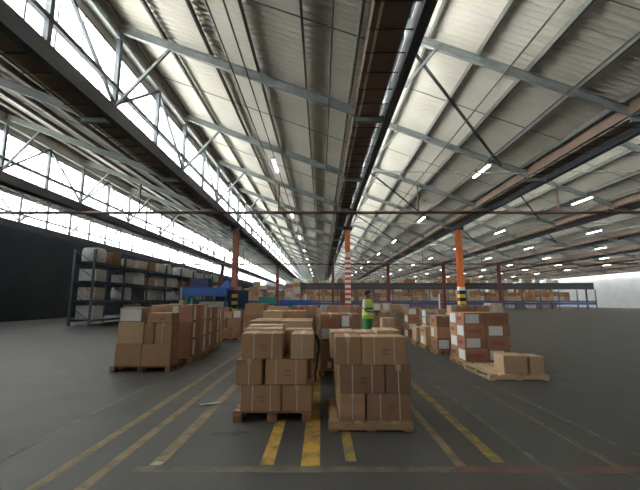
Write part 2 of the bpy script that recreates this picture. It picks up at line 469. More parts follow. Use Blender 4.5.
# ------------------------------------------------------------------ cartons
def glyph_row(mb, u0, u1, v0, v1, put, n=7):
    """a row of blocky printed letters in the u/v plane"""
    rg = random.Random(int(abs(u0*997+v0*131)*100))
    w = (u1-u0)/n; t = w*.2
    for i in range(n):
        a = u0 + i*w; b = a + w*.78; k = rg.randrange(5)
        put(mb, a, a+t, v0, v1)
        if k != 0: put(mb, b-t, b, v0, v1)
        if k in (1, 2, 0): put(mb, a, b, v1-(v1-v0)*.2, v1)
        if k in (2, 3, 0): put(mb, a, b, v0, v0+(v1-v0)*.2)
        if k in (1, 4, 0): put(mb, a, b, (v0+v1)/2-(v1-v0)*.1, (v0+v1)/2+(v1-v0)*.1)

def carton(x0, x1, y0, y1, z0, z1, lab, group, m='card', straps=(), front=None, left=None, right=None, tape=True, rz=0., bulge=.0):
    """straps: list of ('y', frac) loops round front/top/back, ('x', frac) loops round the side faces"""
    cx, cy, cz = (x0+x1)/2, (y0+y1)/2, z0
    hx, hy, h = (x1-x0)/2, (y1-y0)/2, z1-z0-.002
    o = MB().cbox(-hx, hx, -hy, hy, 0, h, .007).build('cardboard_box', m)
    o.location = (cx, cy, cz); o.rotation_euler.z = rz
    e = .0025
    if tape:
        mb = MB()
        if hx >= hy: mb.box(-hx-e*.4, hx+e*.4, -.03, .03, h-.06, h+e*.4)
        else: mb.box(-.03, .03, -hy-e*.4, hy+e*.4, h-.06, h+e*.4)
        mb.build('packing_tape', 'tape', o)
    for ax, fr in straps:
        mb = MB(); w = .0062
        if ax == 'y':
            c = -hx + 2*hx*fr
            mb.box(c-w, c+w, -hy-e, -hy, -.0, h+e); mb.box(c-w, c+w, hy, hy+e, -.0, h+e); mb.box(c-w, c+w, -hy, hy, h, h+e)
        else:
            c = -hy + 2*hy*fr
            mb.box(-hx-e, -hx, c-w, c+w, 0, h+e); mb.box(hx, hx+e, c-w, c+w, 0, h+e); mb.box(-hx, hx, c-w, c+w, h, h+e)
        mb.build('strap', 'strap', o)
    for face, items in (('front', front), ('left', left), ('right', right)):
        for it in items or ():
            kind, a0, a1, b0, b1 = it
            mb = MB()
            def put(mb, u0, u1, v0, v1, face=face):
                if face == 'front': mb.box(-hx+2*hx*u0, -hx+2*hx*u1, -hy-e, -hy, h*v0, h*v1)
                elif face == 'left': mb.box(-hx-e, -hx, hy-2*hy*u1, hy-2*hy*u0, h*v0, h*v1)
                else: mb.box(hx, hx+e, -hy+2*hy*u0, -hy+2*hy*u1, h*v0, h*v1)
            if kind == 'label':
                put(mb, a0, a1, b0, b1); mb.build('shipping_label', 'label', o)
            elif kind == 'red':
                glyph_row(mb, a0, a1, b0, b1, put); mb.build('red_print', 'print', o)
            else:
                glyph_row(mb, a0, a1, b0, b1, put, 6); mb.build('dark_print', 'ink', o)
    tag(o, lab, 'box', group)
    return o

W2 = [('y', .3), ('y', .74)]
W1 = [('y', .5)]
INK = [('ink', .45, .62, .50, .56), ('ink', .45, .62, .36, .40)]
# --- front left pallet
GA = 'strapped cartons on the front left pallet'
block_pallet(-1.065, -.115, 4.66, 5.82, 'brown wooden pallet with open fork slots under the front left carton stack', h=.122, wood='wood_dark')
L0, L1, L2, L3 = .124, .427, .730, 1.04
for a in (
    (-.98,-.485,4.68,5.06,L0,L1,'wide strapped carton at the bottom left of the front left pallet stack','card',W2,INK),
    (-.475,-.11,4.69,5.06,L0,L1,'narrow strapped carton at the bottom right of the front left pallet stack','card',W1,None),
    (-1.045,-.718,4.67,5.07,L1,L2,'narrow strapped carton in the middle layer left of the front left pallet stack','card',W1,None),
    (-.684,-.172,4.69,5.06,L1,L2,'wide strapped carton in the middle layer right of the front left pallet stack','card',[('y',.26),('y',.74)],INK),
    (-.985,-.475,4.69,5.06,L2,L3,'wide strapped carton at the top left front of the front left pallet stack','card',W2,INK),
    (-.375,-.095,4.68,5.20,L2,L3-.005,'narrow strapped carton at the top right front of the front left pallet stack','card_light',W1,None),
    (-1.035,-.62,5.09,5.44,L0,L1,'carton in the second row, bottom layer left of the front left stack','card_light',W1,None),
    (-.60,-.13,5.09,5.44,L0,L1,'carton in the second row, bottom layer right of the front left stack','card',W2,None),
    (-1.05,-.58,5.09,5.44,L1,L2,'carton in the second row, middle layer left of the front left stack','card_light',W1,None),
    (-.56,-.13,5.09,5.44,L1,L2,'carton in the second row, middle layer right of the front left stack','card',W1,None),
    (-1.03,-.52,5.10,5.44,L2,L3+.03,'carton with raised lid behind the top left carton of the front left stack','card_light',W2,None),
    (-.50,-.12,5.22,5.56,L2,L3+.01,'carton behind the top right carton of the front left stack','card_light',W1,None),
    (-1.03,-.58,5.46,5.80,L0,L1,'carton in the back row, bottom layer left of the front left stack','card',W1,None),
    (-.56,-.13,5.46,5.80,L0,L1,'carton in the back row, bottom layer right of the front left stack','card',W1,None),
    (-1.03,-.58,5.46,5.80,L1,L2,'carton in the back row, middle layer left of the front left stack','card',W1,None),
    (-.56,-.13,5.46,5.80,L1,L2,'carton in the back row, middle layer right of the front left stack','card',W1,None),
    (-1.06,-.55,5.46,5.80,L2,L3+.05,'carton at the back top left of the front left stack','card_light',W2,None)):
    carton(*a[:6], a[6], GA, a[7], a[8], a[9], rz=random.uniform(-.012,.012))
# --- front right pallet
GB = 'strapped cartons on the front right pallet'
pallet(.083, 1.03, 4.34, 5.40, 'pale wooden pallet with solid front board under the front right carton stack', h=.112, axis='y', wood='wood')
L0, L1, L2, L3 = .114, .405, .716, 1.03
for a in (
    (.207,.497,4.37,4.80,L0,L1,'narrow strapped carton at the bottom left of the front right pallet stack','card',W1,None),
    (.521,1.017,4.37,4.72,L0,L1,'wide strapped carton at the bottom right of the front right pallet stack','card_dark',W2,INK),
    (.215,.722,4.36,4.72,L1,L2,'wide strapped carton in the middle layer left of the front right pallet stack','card_dark',[('y',.28),('y',.72)],INK),
    (.735,1.023,4.37,4.80,L1,L2,'narrow strapped carton in the middle layer right of the front right pallet stack','card_dark',W1,None),
    (.163,.462,4.38,4.80,L2,L3,'narrow strapped carton at the top left front of the front right pallet stack','card',W1,None),
    (.470,.972,4.37,4.73,L2,L3,'wide strapped carton at the top right front of the front right pallet stack','card',[('y',.28),('y',.74)],INK),
    (.20,.56,4.83,5.30,L0,L1,'carton in the second row, bottom layer left of the front right stack','card_light',W1,None),
    (.58,1.00,4.83,5.30,L0,L1,'carton in the second row, bottom layer right of the front right stack','card',W1,None),
    (.18,.60,4.83,5.28,L1,L2,'carton in the second row, middle layer left of the front right stack','card_light',[('x',.5)],None),
    (.62,1.00,4.83,5.28,L1,L2,'carton in the second row, middle layer right of the front right stack','card',W1,None),
    (.12,.44,4.84,5.30,L2,L3+.02,'pale carton in the second row, top left of the front right stack','card_light',[('x',.5)],None),
    (.455,.70,4.83,5.30,L2,L3+.015,'carton in the second row, top middle of the front right stack','card_light',W1,None),
    (.71,1.01,4.80,5.30,L2,L3+.04,'carton with lifted lid in the second row, top right of the front right stack','card_light',W1,None)):
    carton(*a[:6], a[6], GB, a[7], a[8], a[9], rz=random.uniform(-.012,.012))
# black strap hanging in the gap
pts = [(-.07,4.92,1.0),(-.035,4.92,.93),(-.03,4.93,.82),(-.05,4.93,.70),(-.06,4.93,.60),(-.075,4.93,.50),(-.07,4.92,.42)]
tag(MB().tube(pts, [.02,.024,.018,.014,.013,.012,.01], 6).build('hanging_strap', 'black', smooth=True), 'black twisted plastic strip hanging down the right side of the front left carton stack', 'strap')

# --- generic stacks
def stack(desc, group, x0, y0, nx, ny, nl, dx, dy, dz, z0=.12, m='card', decor=None, jit=.012, straps=(), skip=(), wood='wood', pal=True, h=.12, axis='x'):
    lay = {1: [''], 2: ['bottom', 'top'], 3: ['bottom', 'middle', 'top'], 4: ['bottom', 'second', 'third', 'top'], 5: ['bottom','second','third','fourth','top']}[nl]
    colw = {1: [''], 2: [' left', ' right'], 3: [' left', ' middle', ' right'], 4: [' far left',' centre left',' centre right',' far right']}[nx]
    roww = ['front', 'second', 'third', 'fourth']
    if pal: block_pallet(x0-.03, x0+nx*dx+.03, y0-.03, y0+ny*dy+.03, f'wooden pallet under the {desc}', h=h-.003, wood=wood)
    out = {}
    for k in range(nl):
        for j in range(ny):
            for i in range(nx):
                if (i,j,k) in skip: continue
                g = .010
                ax = x0+i*dx+g+random.uniform(-jit,jit)*.5; ay = y0+j*dy+g+random.uniform(0,jit)
                fr = lf = rt = None
                if decor: fr, lf, rt = decor(i, j, k)
                mm = m if isinstance(m, str) else m[(i*7+j*5+k*3) % len(m)]
                ly = lay[k] + ' layer'
                out[i,j,k] = carton(ax, ax+dx-2*g, ay, ay+dy-2*g, z0+k*dz, z0+(k+1)*dz, f'{ly}, {roww[j]} row{colw[i]} carton of {desc}', group, mm, straps, fr, lf, rt, tape=(k==nl-1))
    return out
LBL = ('label', .08, .70, .12, .88); RED = ('red', .18, .80, .34, .62)
# --- stacks behind the two front pallets
g = 'cartons in the lane behind the front left pallet'
stack('second stack in left lane', g, -1.25, 6.45, 2, 2, 3, .55, .50, .325, m=['card','card_light'], straps=())
stack('third stack in left lane', g, -1.26, 8.05, 2, 2, 3, .46, .5, .365, m=['card_light','card'])
stack('tall narrow stack in left lane', g, -1.95, 9.5, 1, 2, 4, .52, .5, .31, m=['card_red','card'])
carton(-1.37,-.88,9.52,10.0,.122,.72,'large carton under the small cartons beside the tall narrow stack',g,'card')
carton(-1.37,-.88,9.52,10.0,.722,1.29,'large carton on another, right beside the tall narrow stack',g,'card_light')
block_pallet(-1.39,-.86,9.5,10.02,'short wooden pallet under the two large cartons', h=.119)
stack('reddish stack behind left lane', g, -.72, 9.16, 2, 2, 4, .31, .5, .297, m=['card_red','card','card_red'], decor=lambda i,j,k: ([('label',.1,.8,.1,.6)] if (i==1 and k==1) else None, None, [('label',.1,.35,.2,.8)] if k % 2 else None))
g = 'cartons in the lane behind the front right pallet'
def dC(i, j, k):
    if j: return (None, None, None)
    if (i, k) in ((0,3),): return ([('red',.22,.75,.35,.6)], None, None)
    if (i, k) in ((1,3),): return ([('label',.05,.42,.1,.9)], None, None)
    if k == 2: return ([('label',.05,.5,.2,.95)], None, None)
    if k == 0: return ([('label',.35,.55,.1,.55)], None, None)
    return (None, None, None)
stack('labelled stack behind front right pallet', g, -.02, 7.4, 2, 2, 4, .41, .5, .263, m=['card_red','card_dark','card'], decor=dC)
stack('plain tall stack near striped column', g, -.08, 10.25, 3, 1, 4, .27, .45, .295, m=['card_light','card','card_light'], skip=((0,0,3),))
carton(-.02,.14,10.3,10.6,1.007,1.27,'pale green carton standing on the plain tall stack', g, 'wrap')
stack('single stack beside plain tall stack', g, .79, 10.3, 1, 1, 4, .32, .45, .29, m=['card','card_red'])
# near the person
g = 'cartons around the person'
stack('small stack before person', g, 1.47, 9.0, 1, 1, 3, .31, .45, .30, m='card_light', straps=W1)
stack('reddish stack behind person', g, 1.62, 13.3, 2, 1, 3, .42, .5, .30, m=['card_red','card'])
stack('wrapped white labelled stack beyond person', g, 2.0, 13.2+1.2, 2, 1, 4, .36, .5, .305, m=['wrap','card_light'], decor=lambda i,j,k: ([('label',.1,.8,.15,.85)] if k % 2 else None, None, None))
carton(1.84,2.06,12.3,12.7,.0,.26,'black plastic tote on the floor right of the person', g, 'black', tape=False)

# --- right bank
GR = 'red printed and labelled cartons along the right lane'
pallet(3.06, 4.15, 6.97, 8.20, 'nearly empty wooden slat pallet at the front of the right lane', h=.112, axis='y', wood='wood_pale', nb=6)
carton(3.36,3.80,7.02,7.42,.114,.44,'pale carton alone on the nearly empty pallet at right', GR, 'card_light', (), None, None, tape=True)
carton(3.85,4.12,7.05,7.42,.114,.42,'second pale carton on the nearly empty pallet, beside the first', GR, 'card_light')
def dR1(i, j, k):
    lab_front = (k % 2 == 0) == (i == 1)
    fr = [LBL] if not (k % 2 == 0) and i == 0 else [RED] if i == 0 else ([RED] if k % 2 else [LBL])
    if j: fr = None
    lf = None
    if i == 0:
        a = (k + j) % 2
        lf = [('label', .06, .92, .08, .90)] if a == 0 else [('red', .2, .75, .35, .65)]
        if k == 3 and j == 0: lf = [('red', .15, .7, .35, .65)]
    return (fr, lf, None)
stack('nearest red printed stack', GR, 3.17, 8.36, 2, 2, 4, .51, .46, .263, m='card_light' if False else ['card_red','card_dark','card'], decor=dR1, z0=.115, h=.112)
# cartons on the higher stack behind it
GT = 'cartons on the wide stack behind the tall red printed stack'
stack('wide stack behind red printed stack', GT, 3.68, 10.6, 3, 1, 3, .55, .5, .32, m=['card','card_dark'])
for a in ((3.70,3.84,'card_light','pale narrow carton at the left end on top of the wide stack at right'), (3.86,4.14,'card_red','reddish carton second from the left on top of the wide stack at right'),
          (4.16,4.42,'card_red','reddish carton third from the left on top of the wide stack at right'), (4.44,4.78,'card','tan carton right of the reddish pair on top of the wide stack at right')):
    carton(a[0],a[1],10.62,11.0,1.082,1.30,a[3],GT,a[2])
carton(4.80,5.16,10.62,11.0,1.082,1.36,'whitish wrapped carton at the right end on top of the wide stack',GT,'wrap')
def dS2(i, j, k):
    return ([LBL] if k == 0 else None, [('red',.3,.7,.4,.7)] if k != 1 else [('label',.1,.5,.1,.9)], None)
stack('pale sided stack beyond red printed stack', GR, 3.13, 10.2, 1, 1, 3, .46, .62, .30, m=['card_dark','card'], decor=dS2)
stack('low two layer stack in right lane', GR, 3.12, 11.3, 1, 1, 2, .5, .62, .265, m='card_light', decor=lambda i,j,k: (None, [('label',.1,.6,.1,.9)] if k == 0 else [('red',.25,.75,.4,.65)], None))
stack('low plain pale stack in right lane', GR, 3.10, 12.3, 1, 1, 2, .5, .55, .225, m='card_light')
stack('stack behind low pale stack', GR, 3.61, 12.95, 1, 1, 4, .46, .5, .25, m=['card','wrap'], decor=lambda i,j,k: ([('label',.1,.9,.08,.92)] if k == 2 else [RED] if k == 3 else None, [('label',.1,.9,.1,.9)], None))
def dS3(i, j, k):
    return ([LBL] if k % 2 else [RED], [('label',.1,.9,.1,.9)] if (k+1) % 2 else [('red',.2,.8,.3,.7)], None)
stack('far red printed stack in right lane', GR, 3.12, 13.5, 1, 1, 4, .46, .6, .262, m=['card_red','card_dark'], decor=dS3)
stack('plastic wrapped stack in right lane', GR, 2.80, 15.0, 2, 2, 4, .38, .55, .29, m=['wrap','card_light'], decor=lambda i,j,k: (None, [('label',.1,.9,.1,.9)] if (i == 0 and (k+j) % 2) else None, None))

# --- left bank
GL = 'cartons along the left lane'
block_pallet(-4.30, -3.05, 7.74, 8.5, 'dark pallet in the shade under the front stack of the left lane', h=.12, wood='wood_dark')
for a in (
    (-3.72,-3.13,7.76,8.2,.122,.555,'large plain carton at the bottom of the front stack of the left lane','card',(),None,None),
    (-4.28,-3.74,7.78,8.2,.122,.555,'plain carton at the bottom left of the front stack of the left lane','card',(),None,None),
    (-3.70,-3.50,7.77,8.2,.557,.98,'narrow upright carton in the middle layer of the front left lane stack','card',(),None,None),
    (-3.48,-3.13,7.77,8.2,.557,.98,'strapped upright carton in the middle layer of the front left lane stack','card',[('y',.42)],None,[('red',.3,.7,.5,.6)]),
    (-4.26,-3.73,7.80,8.2,.557,1.0,'carton in the middle layer at the left end of the front left lane stack','card_light',(),None,None),
    (-3.66,-3.15,7.78,8.18,.982,1.185,'flat carton on top of the front stack of the left lane','card',(),[('ink',.55,.7,.3,.5)],None),
    (-4.26,-3.80,7.82,8.2,1.002,1.29,'white fronted carton on the left end of the front left lane stack','card_light',(),[('label',.05,.98,.05,.9)],None)):
    carton(a[0]+.05, a[1]+.05, *a[2:6], a[6], GL, a[7], a[8], a[9], None, a[10])
def dL(i, j, k):
    r = [('label', .15, .42, .1, .95)] if j % 2 == 0 else [('label', .45, .75, .05, .95)]
    f = [('label', .02, .30, .15, .95)] if (k == 2 and j == 0 and i == 1) else None
    return (f, None, r if i == 1 else None)
stack('second labelled stack along left aisle', GL, -4.07, 8.9, 2, 2, 3, .51, .62, .405, m=['card','card_red','card'], decor=dL)
stack('third labelled stack along left aisle', GL, -4.15, 10.75, 2, 2, 3, .47, .62, .375, m=['card','card_red'], decor=dL)
carton(-3.44,-3.33,9.0,9.12,1.337,1.45,'tiny carton on top of the second stack of the left lane', GL, 'card_light')
block_pallet(-3.62,-2.86,13.47,14.3,'open wooden pallet under the reddish cartons far down the left lane', h=.13, wood='wood')
for a in ((-3.60,-3.24,.132,.456,'card_red','left bottom carton on the far pallet of the left lane'),(-3.22,-2.88,.132,.456,'card_red','right bottom carton on the far pallet of the left lane'),
          (-3.58,-3.40,.458,.80,'card_dark','dark narrow carton in the middle layer on the far pallet of the left lane'),(-3.38,-2.90,.458,.80,'card_red','wide middle carton on the far pallet of the left lane'),
          (-3.50,-3.21,.802,1.03,'card_light','pale top carton on the far pallet of the left lane')):
    carton(a[0],a[1],13.5,13.95,a[2],a[3],a[5],GL,a[4])
carton(-3.17,-2.89,13.5,13.95,.802,1.09,'top carton with white label on the far pallet of the left lane',GL,'card',(),[('label',.05,.95,.1,.9)])
carton(-4.15,-3.60,14.6,15.1,.0,.6,'plain carton under the white crate beyond the left lane',GL,'card')
carton(-4.15,-3.60,14.6,15.1,.602,1.17,'white sided carton with red mark beyond the labelled stacks of the left lane',GL,'card',(),[('label',.05,.45,.05,.9),('red',.5,.85,.3,.7)])
# stacks filling the middle distance
GM = 'carton stacks in the middle distance'
rg = random.Random(11)
n = 0
for (x, y, nx, nl, d) in ((-.95,12.2,2,4,'stack far back in left lane'), (.2,14.0,2,4,'distant stack before striped column'), (-2.4,16.5,2,4,'distant stack left of lane lines'),
                       (2.9,18.0,2,4,'distant stack beyond wrapped stack'), (5.0,16.0,2,4,'distant stack before yellow banded column'), (6.6,17.5,2,4,'second distant stack before yellow banded column'),
                       (8.3,19,2,4,'stack at yellow banded column foot'), (4.6,21,2,4,'stack left of yellow banded column'), (-.6,18.5,2,4,'stack at left lane end'), (1.2,21,2,4,'stack at striped column foot')):
    stack(d, GM, x, y, nx, 1, nl, .52, .55, {True:.235,False:.262}[y>15] + rg.uniform(-.01,.012), m=rg.choice([['card','card_red'],['card_light','card'],['wrap','card']]))

# ------------------------------------------------------------------ litter
def litter(pts, h, lab):
    mb = MB(); n = len(pts); vs = [(x,y,.001) for x,y in pts] + [(x,y,h+.006*math.sin(i*2.1)) for i,(x,y) in enumerate(pts)]
    mb.add(vs, [tuple(range(n-1,-1,-1)), tuple(range(n,2*n))] + [(i,(i+1)%n,n+(i+1)%n,n+i) for i in range(n)])
    tag(mb.build('paper_scrap', 'paper'), lab, 'paper', 'scraps on the floor')
litter([(-1.72,5.42),(-1.66,5.36),(-1.42,5.45),(-1.40,5.55),(-1.50,5.53),(-1.62,5.47)], .012, 'crumpled pale paper strip lying on the floor between the tan lines')
litter([(-1.52,3.49),(-1.42,3.48),(-1.41,3.57),(-1.50,3.58)], .008, 'small square white paper scrap on the near end of a tan line')

# ------------------------------------------------------------------ blue machine at left
bm = empty('packing_machine', (-6.9, 22.0, 0))
MB().box(-1.32,1.32,-.06,.06,1.66,2.18).box(-1.32,1.32,.06,1.3,2.05,2.12).build('top_panel','blue',bm)
MB().box(-1.42,-1.33,-.1,.02,1.5,2.2).build('end_plate','grey',bm)
for x in (-1.25,1.22):
    for y in (-.05,1.2): MB().box(x-.06,x+.06,y,y+.12,0,1.66 if y<0 else 2.05).build('post','blue_dark',bm)
MB().box(-.4,1.1,.3,1.1,0,1.35).build('body','grey',bm)
MB().box(-1.15,-.95,-.02,.5,.2,1.6).box(-.85,-.7,-.02,.4,.2,1.55).build('guide_rail','teal',bm)
MB().box(-1.1,1.2,.1,1.2,.75,.87).build('conveyor_bed','blue_dark',bm)
MB().box(-1.0,.1,.3,1.0,2.12,2.75).build('control_box','blue_dark',bm)
MB().add([(.75,.2,2.12),(1.5,.2,2.12),(1.5,1,2.12),(.75,1,2.12),(1.1,.4,2.62),(1.25,.4,2.62),(1.25,.8,2.62),(1.1,.8,2.62)],[(3,2,1,0),(4,5,6,7),(0,1,5,4),(1,2,6,5),(2,3,7,6),(3,0,4,7)]).build('hopper','blue',bm)
tag(bm,'blue steel packing machine with a long flat blue top panel beside the brownish red column','machine')
for x0,x1,y,z0,z1,m,lab in ((-8.2,-5.9,49,.75,1.85,'teal','teal panelled conveyor guard far behind the left lane'),(-5.6,-1.2,50,.5,1.45,'blue','blue panelled conveyor guard left of the striped column'),(-12.5,-8.6,44,.3,2.6,'blue_dark','dark blue machine guard between brownish red column and teal guard')):
    r = empty('conveyor_guard',((x0+x1)/2,y,0)); w=(x1-x0)/2
    MB().cbox(-w,w,-.04,.04,z0+.15,z1,.02).build('panel',m,r)
    for x in (-w+.08,0,w-.08): MB().box(x-.05,x+.05,.04,.14,0,z1+.05).build('post','rack',r)
    MB().box(-w,w,-.06,.06,z0,z0+.12).build('rail','rack',r)
    tag(r,lab,'guard','guards along the far conveyors')

# ------------------------------------------------------------------ left racks (run along the hall)
def bag(w,d,h):
    mb = MB(); rings=[]; n=16
    prof=[(.0,.90),(.06,.98),(.3,1.03),(.65,1.02),(.9,.97),(1.0,.82)]
    for t,s in prof:
        ring=[]
        for i in range(n):
            a=2*PI*i/n; c,sn=math.cos(a),math.sin(a); q=(abs(c)**5+abs(sn)**5)**(-.2)
            ring.append((w/2*s*c*q, d/2*s*sn*q, h*t))
        rings.append(ring)
    vs=[v for r in rings for v in r]; fs=[(i*n+k,i*n+(k+1)%n,(i+1)*n+(k+1)%n,(i+1)*n+k) for i in range(len(prof)-1) for k in range(n)]
    fs+=[tuple(range(n-1,-1,-1)),tuple(range((len(prof)-1)*n,len(prof)*n))]
    return mb.add(vs,fs)
RX = -13.0; RY0, STEP, NB = 21.0, 3.3, 8
rk = empty('pallet_rack',(RX,RY0,0))
LEV=(.35,1.45,2.55,3.65)
for i in range(NB+1):
    y=i*STEP
    for x in (0,-1.15): MB().box(x-.06,x+.06,y-.05,y+.05,0,4.35).build('upright','rack',rk)
    mb=MB()
    for q in range(5): mb.bar((0,y,.3+q*.8),(-1.15,y,.3+(q+1)*.8 if q%2==0 else .3+q*.8+.8),.03)
    mb.build('brace','rack',rk)
for z in LEV:
    for x in (0,-1.15): MB().box(x-.03,x+.03,0,NB*STEP,z-.13,z-.02).build('beam','rack',rk)
    MB().box(-1.15,0,.05,NB*STEP-.05,z-.02,z).build('deck','rack',rk)
tag(rk,'dark blue grey pallet racking running along the left side of the hall','rack')
rg=random.Random(5)
shelfname=['bottom shelf','second shelf','third shelf','top shelf']
loadbag=bag(1.0,1.1,.85).build('bulk_bag','bag',smooth=True); first=True
for i in range(NB):
    for l in range(4):
        for s in range(2):
            if rg.random()<.28 and not (l==3 and s==0): continue
            y=RY0+i*STEP+.85+s*1.55; z=LEV[l]
            where=f'{shelfname[l]} of the left racking, {ORD[i]} bay, {"near" if s==0 else "far"} half'
            if (l==3 and s==0 and i%4 in (0,3)) or rg.random()<.15:
                o=loadbag if first else loadbag.copy()
                if not first: COL.objects.link(o)
                first=False
                o.location=(RX-.56,y,z+.001); tag(o,f'white bulk bag on the {where}','bag','loads on the left racking')
            else:
                h=rg.uniform(.5,.85); o=carton(RX-1.05,RX-.05,y-.5,y+.5,z+.001,z+h,f'pallet load on the {where}','loads on the left racking',rg.choice(['card','wrap','wrap','card_dark','bag']),(),None,None,tape=False)
                o.name='shelf_load'; o['category']='load'

# ------------------------------------------------------------------ far racks across the hall
FY=57.0
fr=empty('pallet_rack',(0,FY,0)); X0,X1=-20,42
for i in range(23):
    x=X0+i*2.82
    MB().box(x-.06,x+.06,-.08,.08,0,3.0).build('upright','rack',fr)
for z,m in ((1.08,'blue'),(1.35,'rack')): MB().box(X0,X1,-.06,.06,z-(.34 if m=='blue' else .2),z).build('beam',m,fr)
MB().box(X0,X1,.0,1.2,1.30,1.35).build('deck','rack',fr)
tag(fr,'long low rack of cartons across the far end with a blue lower beam','rack')
cv=empty('conveyor_bridge',(0,FY+.6,0))
MB().box(-3.2,42,-.5,-.42,3.05,4.0).build('side_plate','dark_steel',cv)
MB().box(-3.2,42,-.5,.7,3.95,4.05).build('belt','black',cv)
MB().box(-3.2,42,-.56,-.5,3.50,3.58).build('rail','rack',cv)
for i in range(9): MB().box(-3.1+i*5.6,-2.9+i*5.6,.9,1.1,0,3.95).build('support_leg','dark_steel',cv)
tag(cv,'dark conveyor bridge with steel side plates running above the far carton rack','conveyor')
rg=random.Random(21)
protos={}
N_CARTON=sum(1 for o in COL.objects if o.name.startswith('cardboard_box'))
rest=MB(); RESTM=['card','card_light','card_red','card_dark','wrap']
def far_box(x,y,z,w,h,m,lab,grp,single=True):
    global N_CARTON
    if not single or N_CARTON>=296:
        rest.cur=RESTM.index(m); rest.mi+=[rest.cur]*0
        rest.cbox(x-w/2,x+w/2,y-.35,y+.35,z,z+h,.02); return
    N_CARTON+=1
    key=(m,round(w,1),round(h,1))
    if key not in protos:
        protos[key]=MB().cbox(-key[1]/2,key[1]/2,-.35,.35,0,key[2],.02).build('cardboard_box',m); o=protos[key]
    else:
        o=protos[key].copy(); COL.objects.link(o)
    o.location=(x,y,z); tag(o,lab,'box',grp)
CN={'card':'tan','card_light':'pale','card_red':'reddish','card_dark':'dark brown','wrap':'whitish wrapped'}
def zone(x):
    if x<-11: return 'behind the blue machine'
    if x<-5.5: return 'above the teal guard'
    if x<-1: return 'above the blue guard'
    if x<4: return 'behind the striped column'
    if x<9: return 'behind the person'
    if x<15: return 'between person and orange column'
    if x<21: return 'just behind the orange column'
    return 'right of the orange column'
far=[]
for tier,(z,name,lo,hi,x0,x1) in enumerate(((1.352,'lower tier of the far rack',.5,.8,-19,38),(4.052,'top of the dark conveyor bridge',.3,.7,-2,38))):
    x=x0
    while x<x1:
        w=round(rg.uniform(.5,.9),1); h=round(rg.uniform(lo,hi),1)
        m=rg.choice(['card','card_light','card_light','card_red','wrap'] if tier==0 else ['card','wrap','wrap','card_light','card_red'])
        if tier==0 or rg.random()<.75:
            far.append((x+w/2,FY+.5 if tier==0 else FY+.7,z,w,h,m,f'{CN[m]} carton on the {name} {zone(x)}',tier*2))
            if tier==0 and rg.random()<.88:
                m2=rg.choice(['card','card','card_light','card_red','card_dark']); h2=round(rg.uniform(.4,.8),1)
                w2=max(.4,w-.1*rg.randrange(3))
                far.append((x+w/2,FY+.5+rg.uniform(-.05,.05),z+h+.001,w2,h2,m2,f'{CN[m2]} carton in the upper tier of the far rack {zone(x)}',1))
        x+=w+(.06 if tier==0 else .25)
far.sort(key=lambda f:(f[7]==2,abs(f[0])))
for f in far: far_box(*f[:7],'cartons on the far rack')
# second, deeper rows of stacked goods beyond the bridge
for y,x0,x1 in ((66,-20,40),(76,-20,48),(90,-20,50)):
    x=x0
    while x<x1:
        w=rg.uniform(.9,1.4); z=0
        hh=rg.uniform(2.2,4.6)
        while z<hh:
            h=rg.uniform(.5,.9); m=rg.choice(RESTM)
            far_box(x+w/2,y,z,w,h,m,'','',False); z+=h
        x+=w+rg.choice((.1,.1,.6))
ro=rest.build('distant_cartons',RESTM); tag(ro,'mass of small distant cartons stacked beyond the far rack and on the bridge','boxes',None,'stuff')
for x,lab in ((-2.25,'white post standing before the blue guard near the striped column'),(17.0,'white post standing before the far rack left of the orange column')):
    r=empty('bollard',(x,53.5,0)); MB().tube([(0,0,.04),(0,0,2.3)],.11,12).build('post','white_paint',r); MB().box(-.2,.2,-.2,.2,0,.04).build('base_plate','grey',r)
    tag(r,lab,'post','white posts at the far rack')

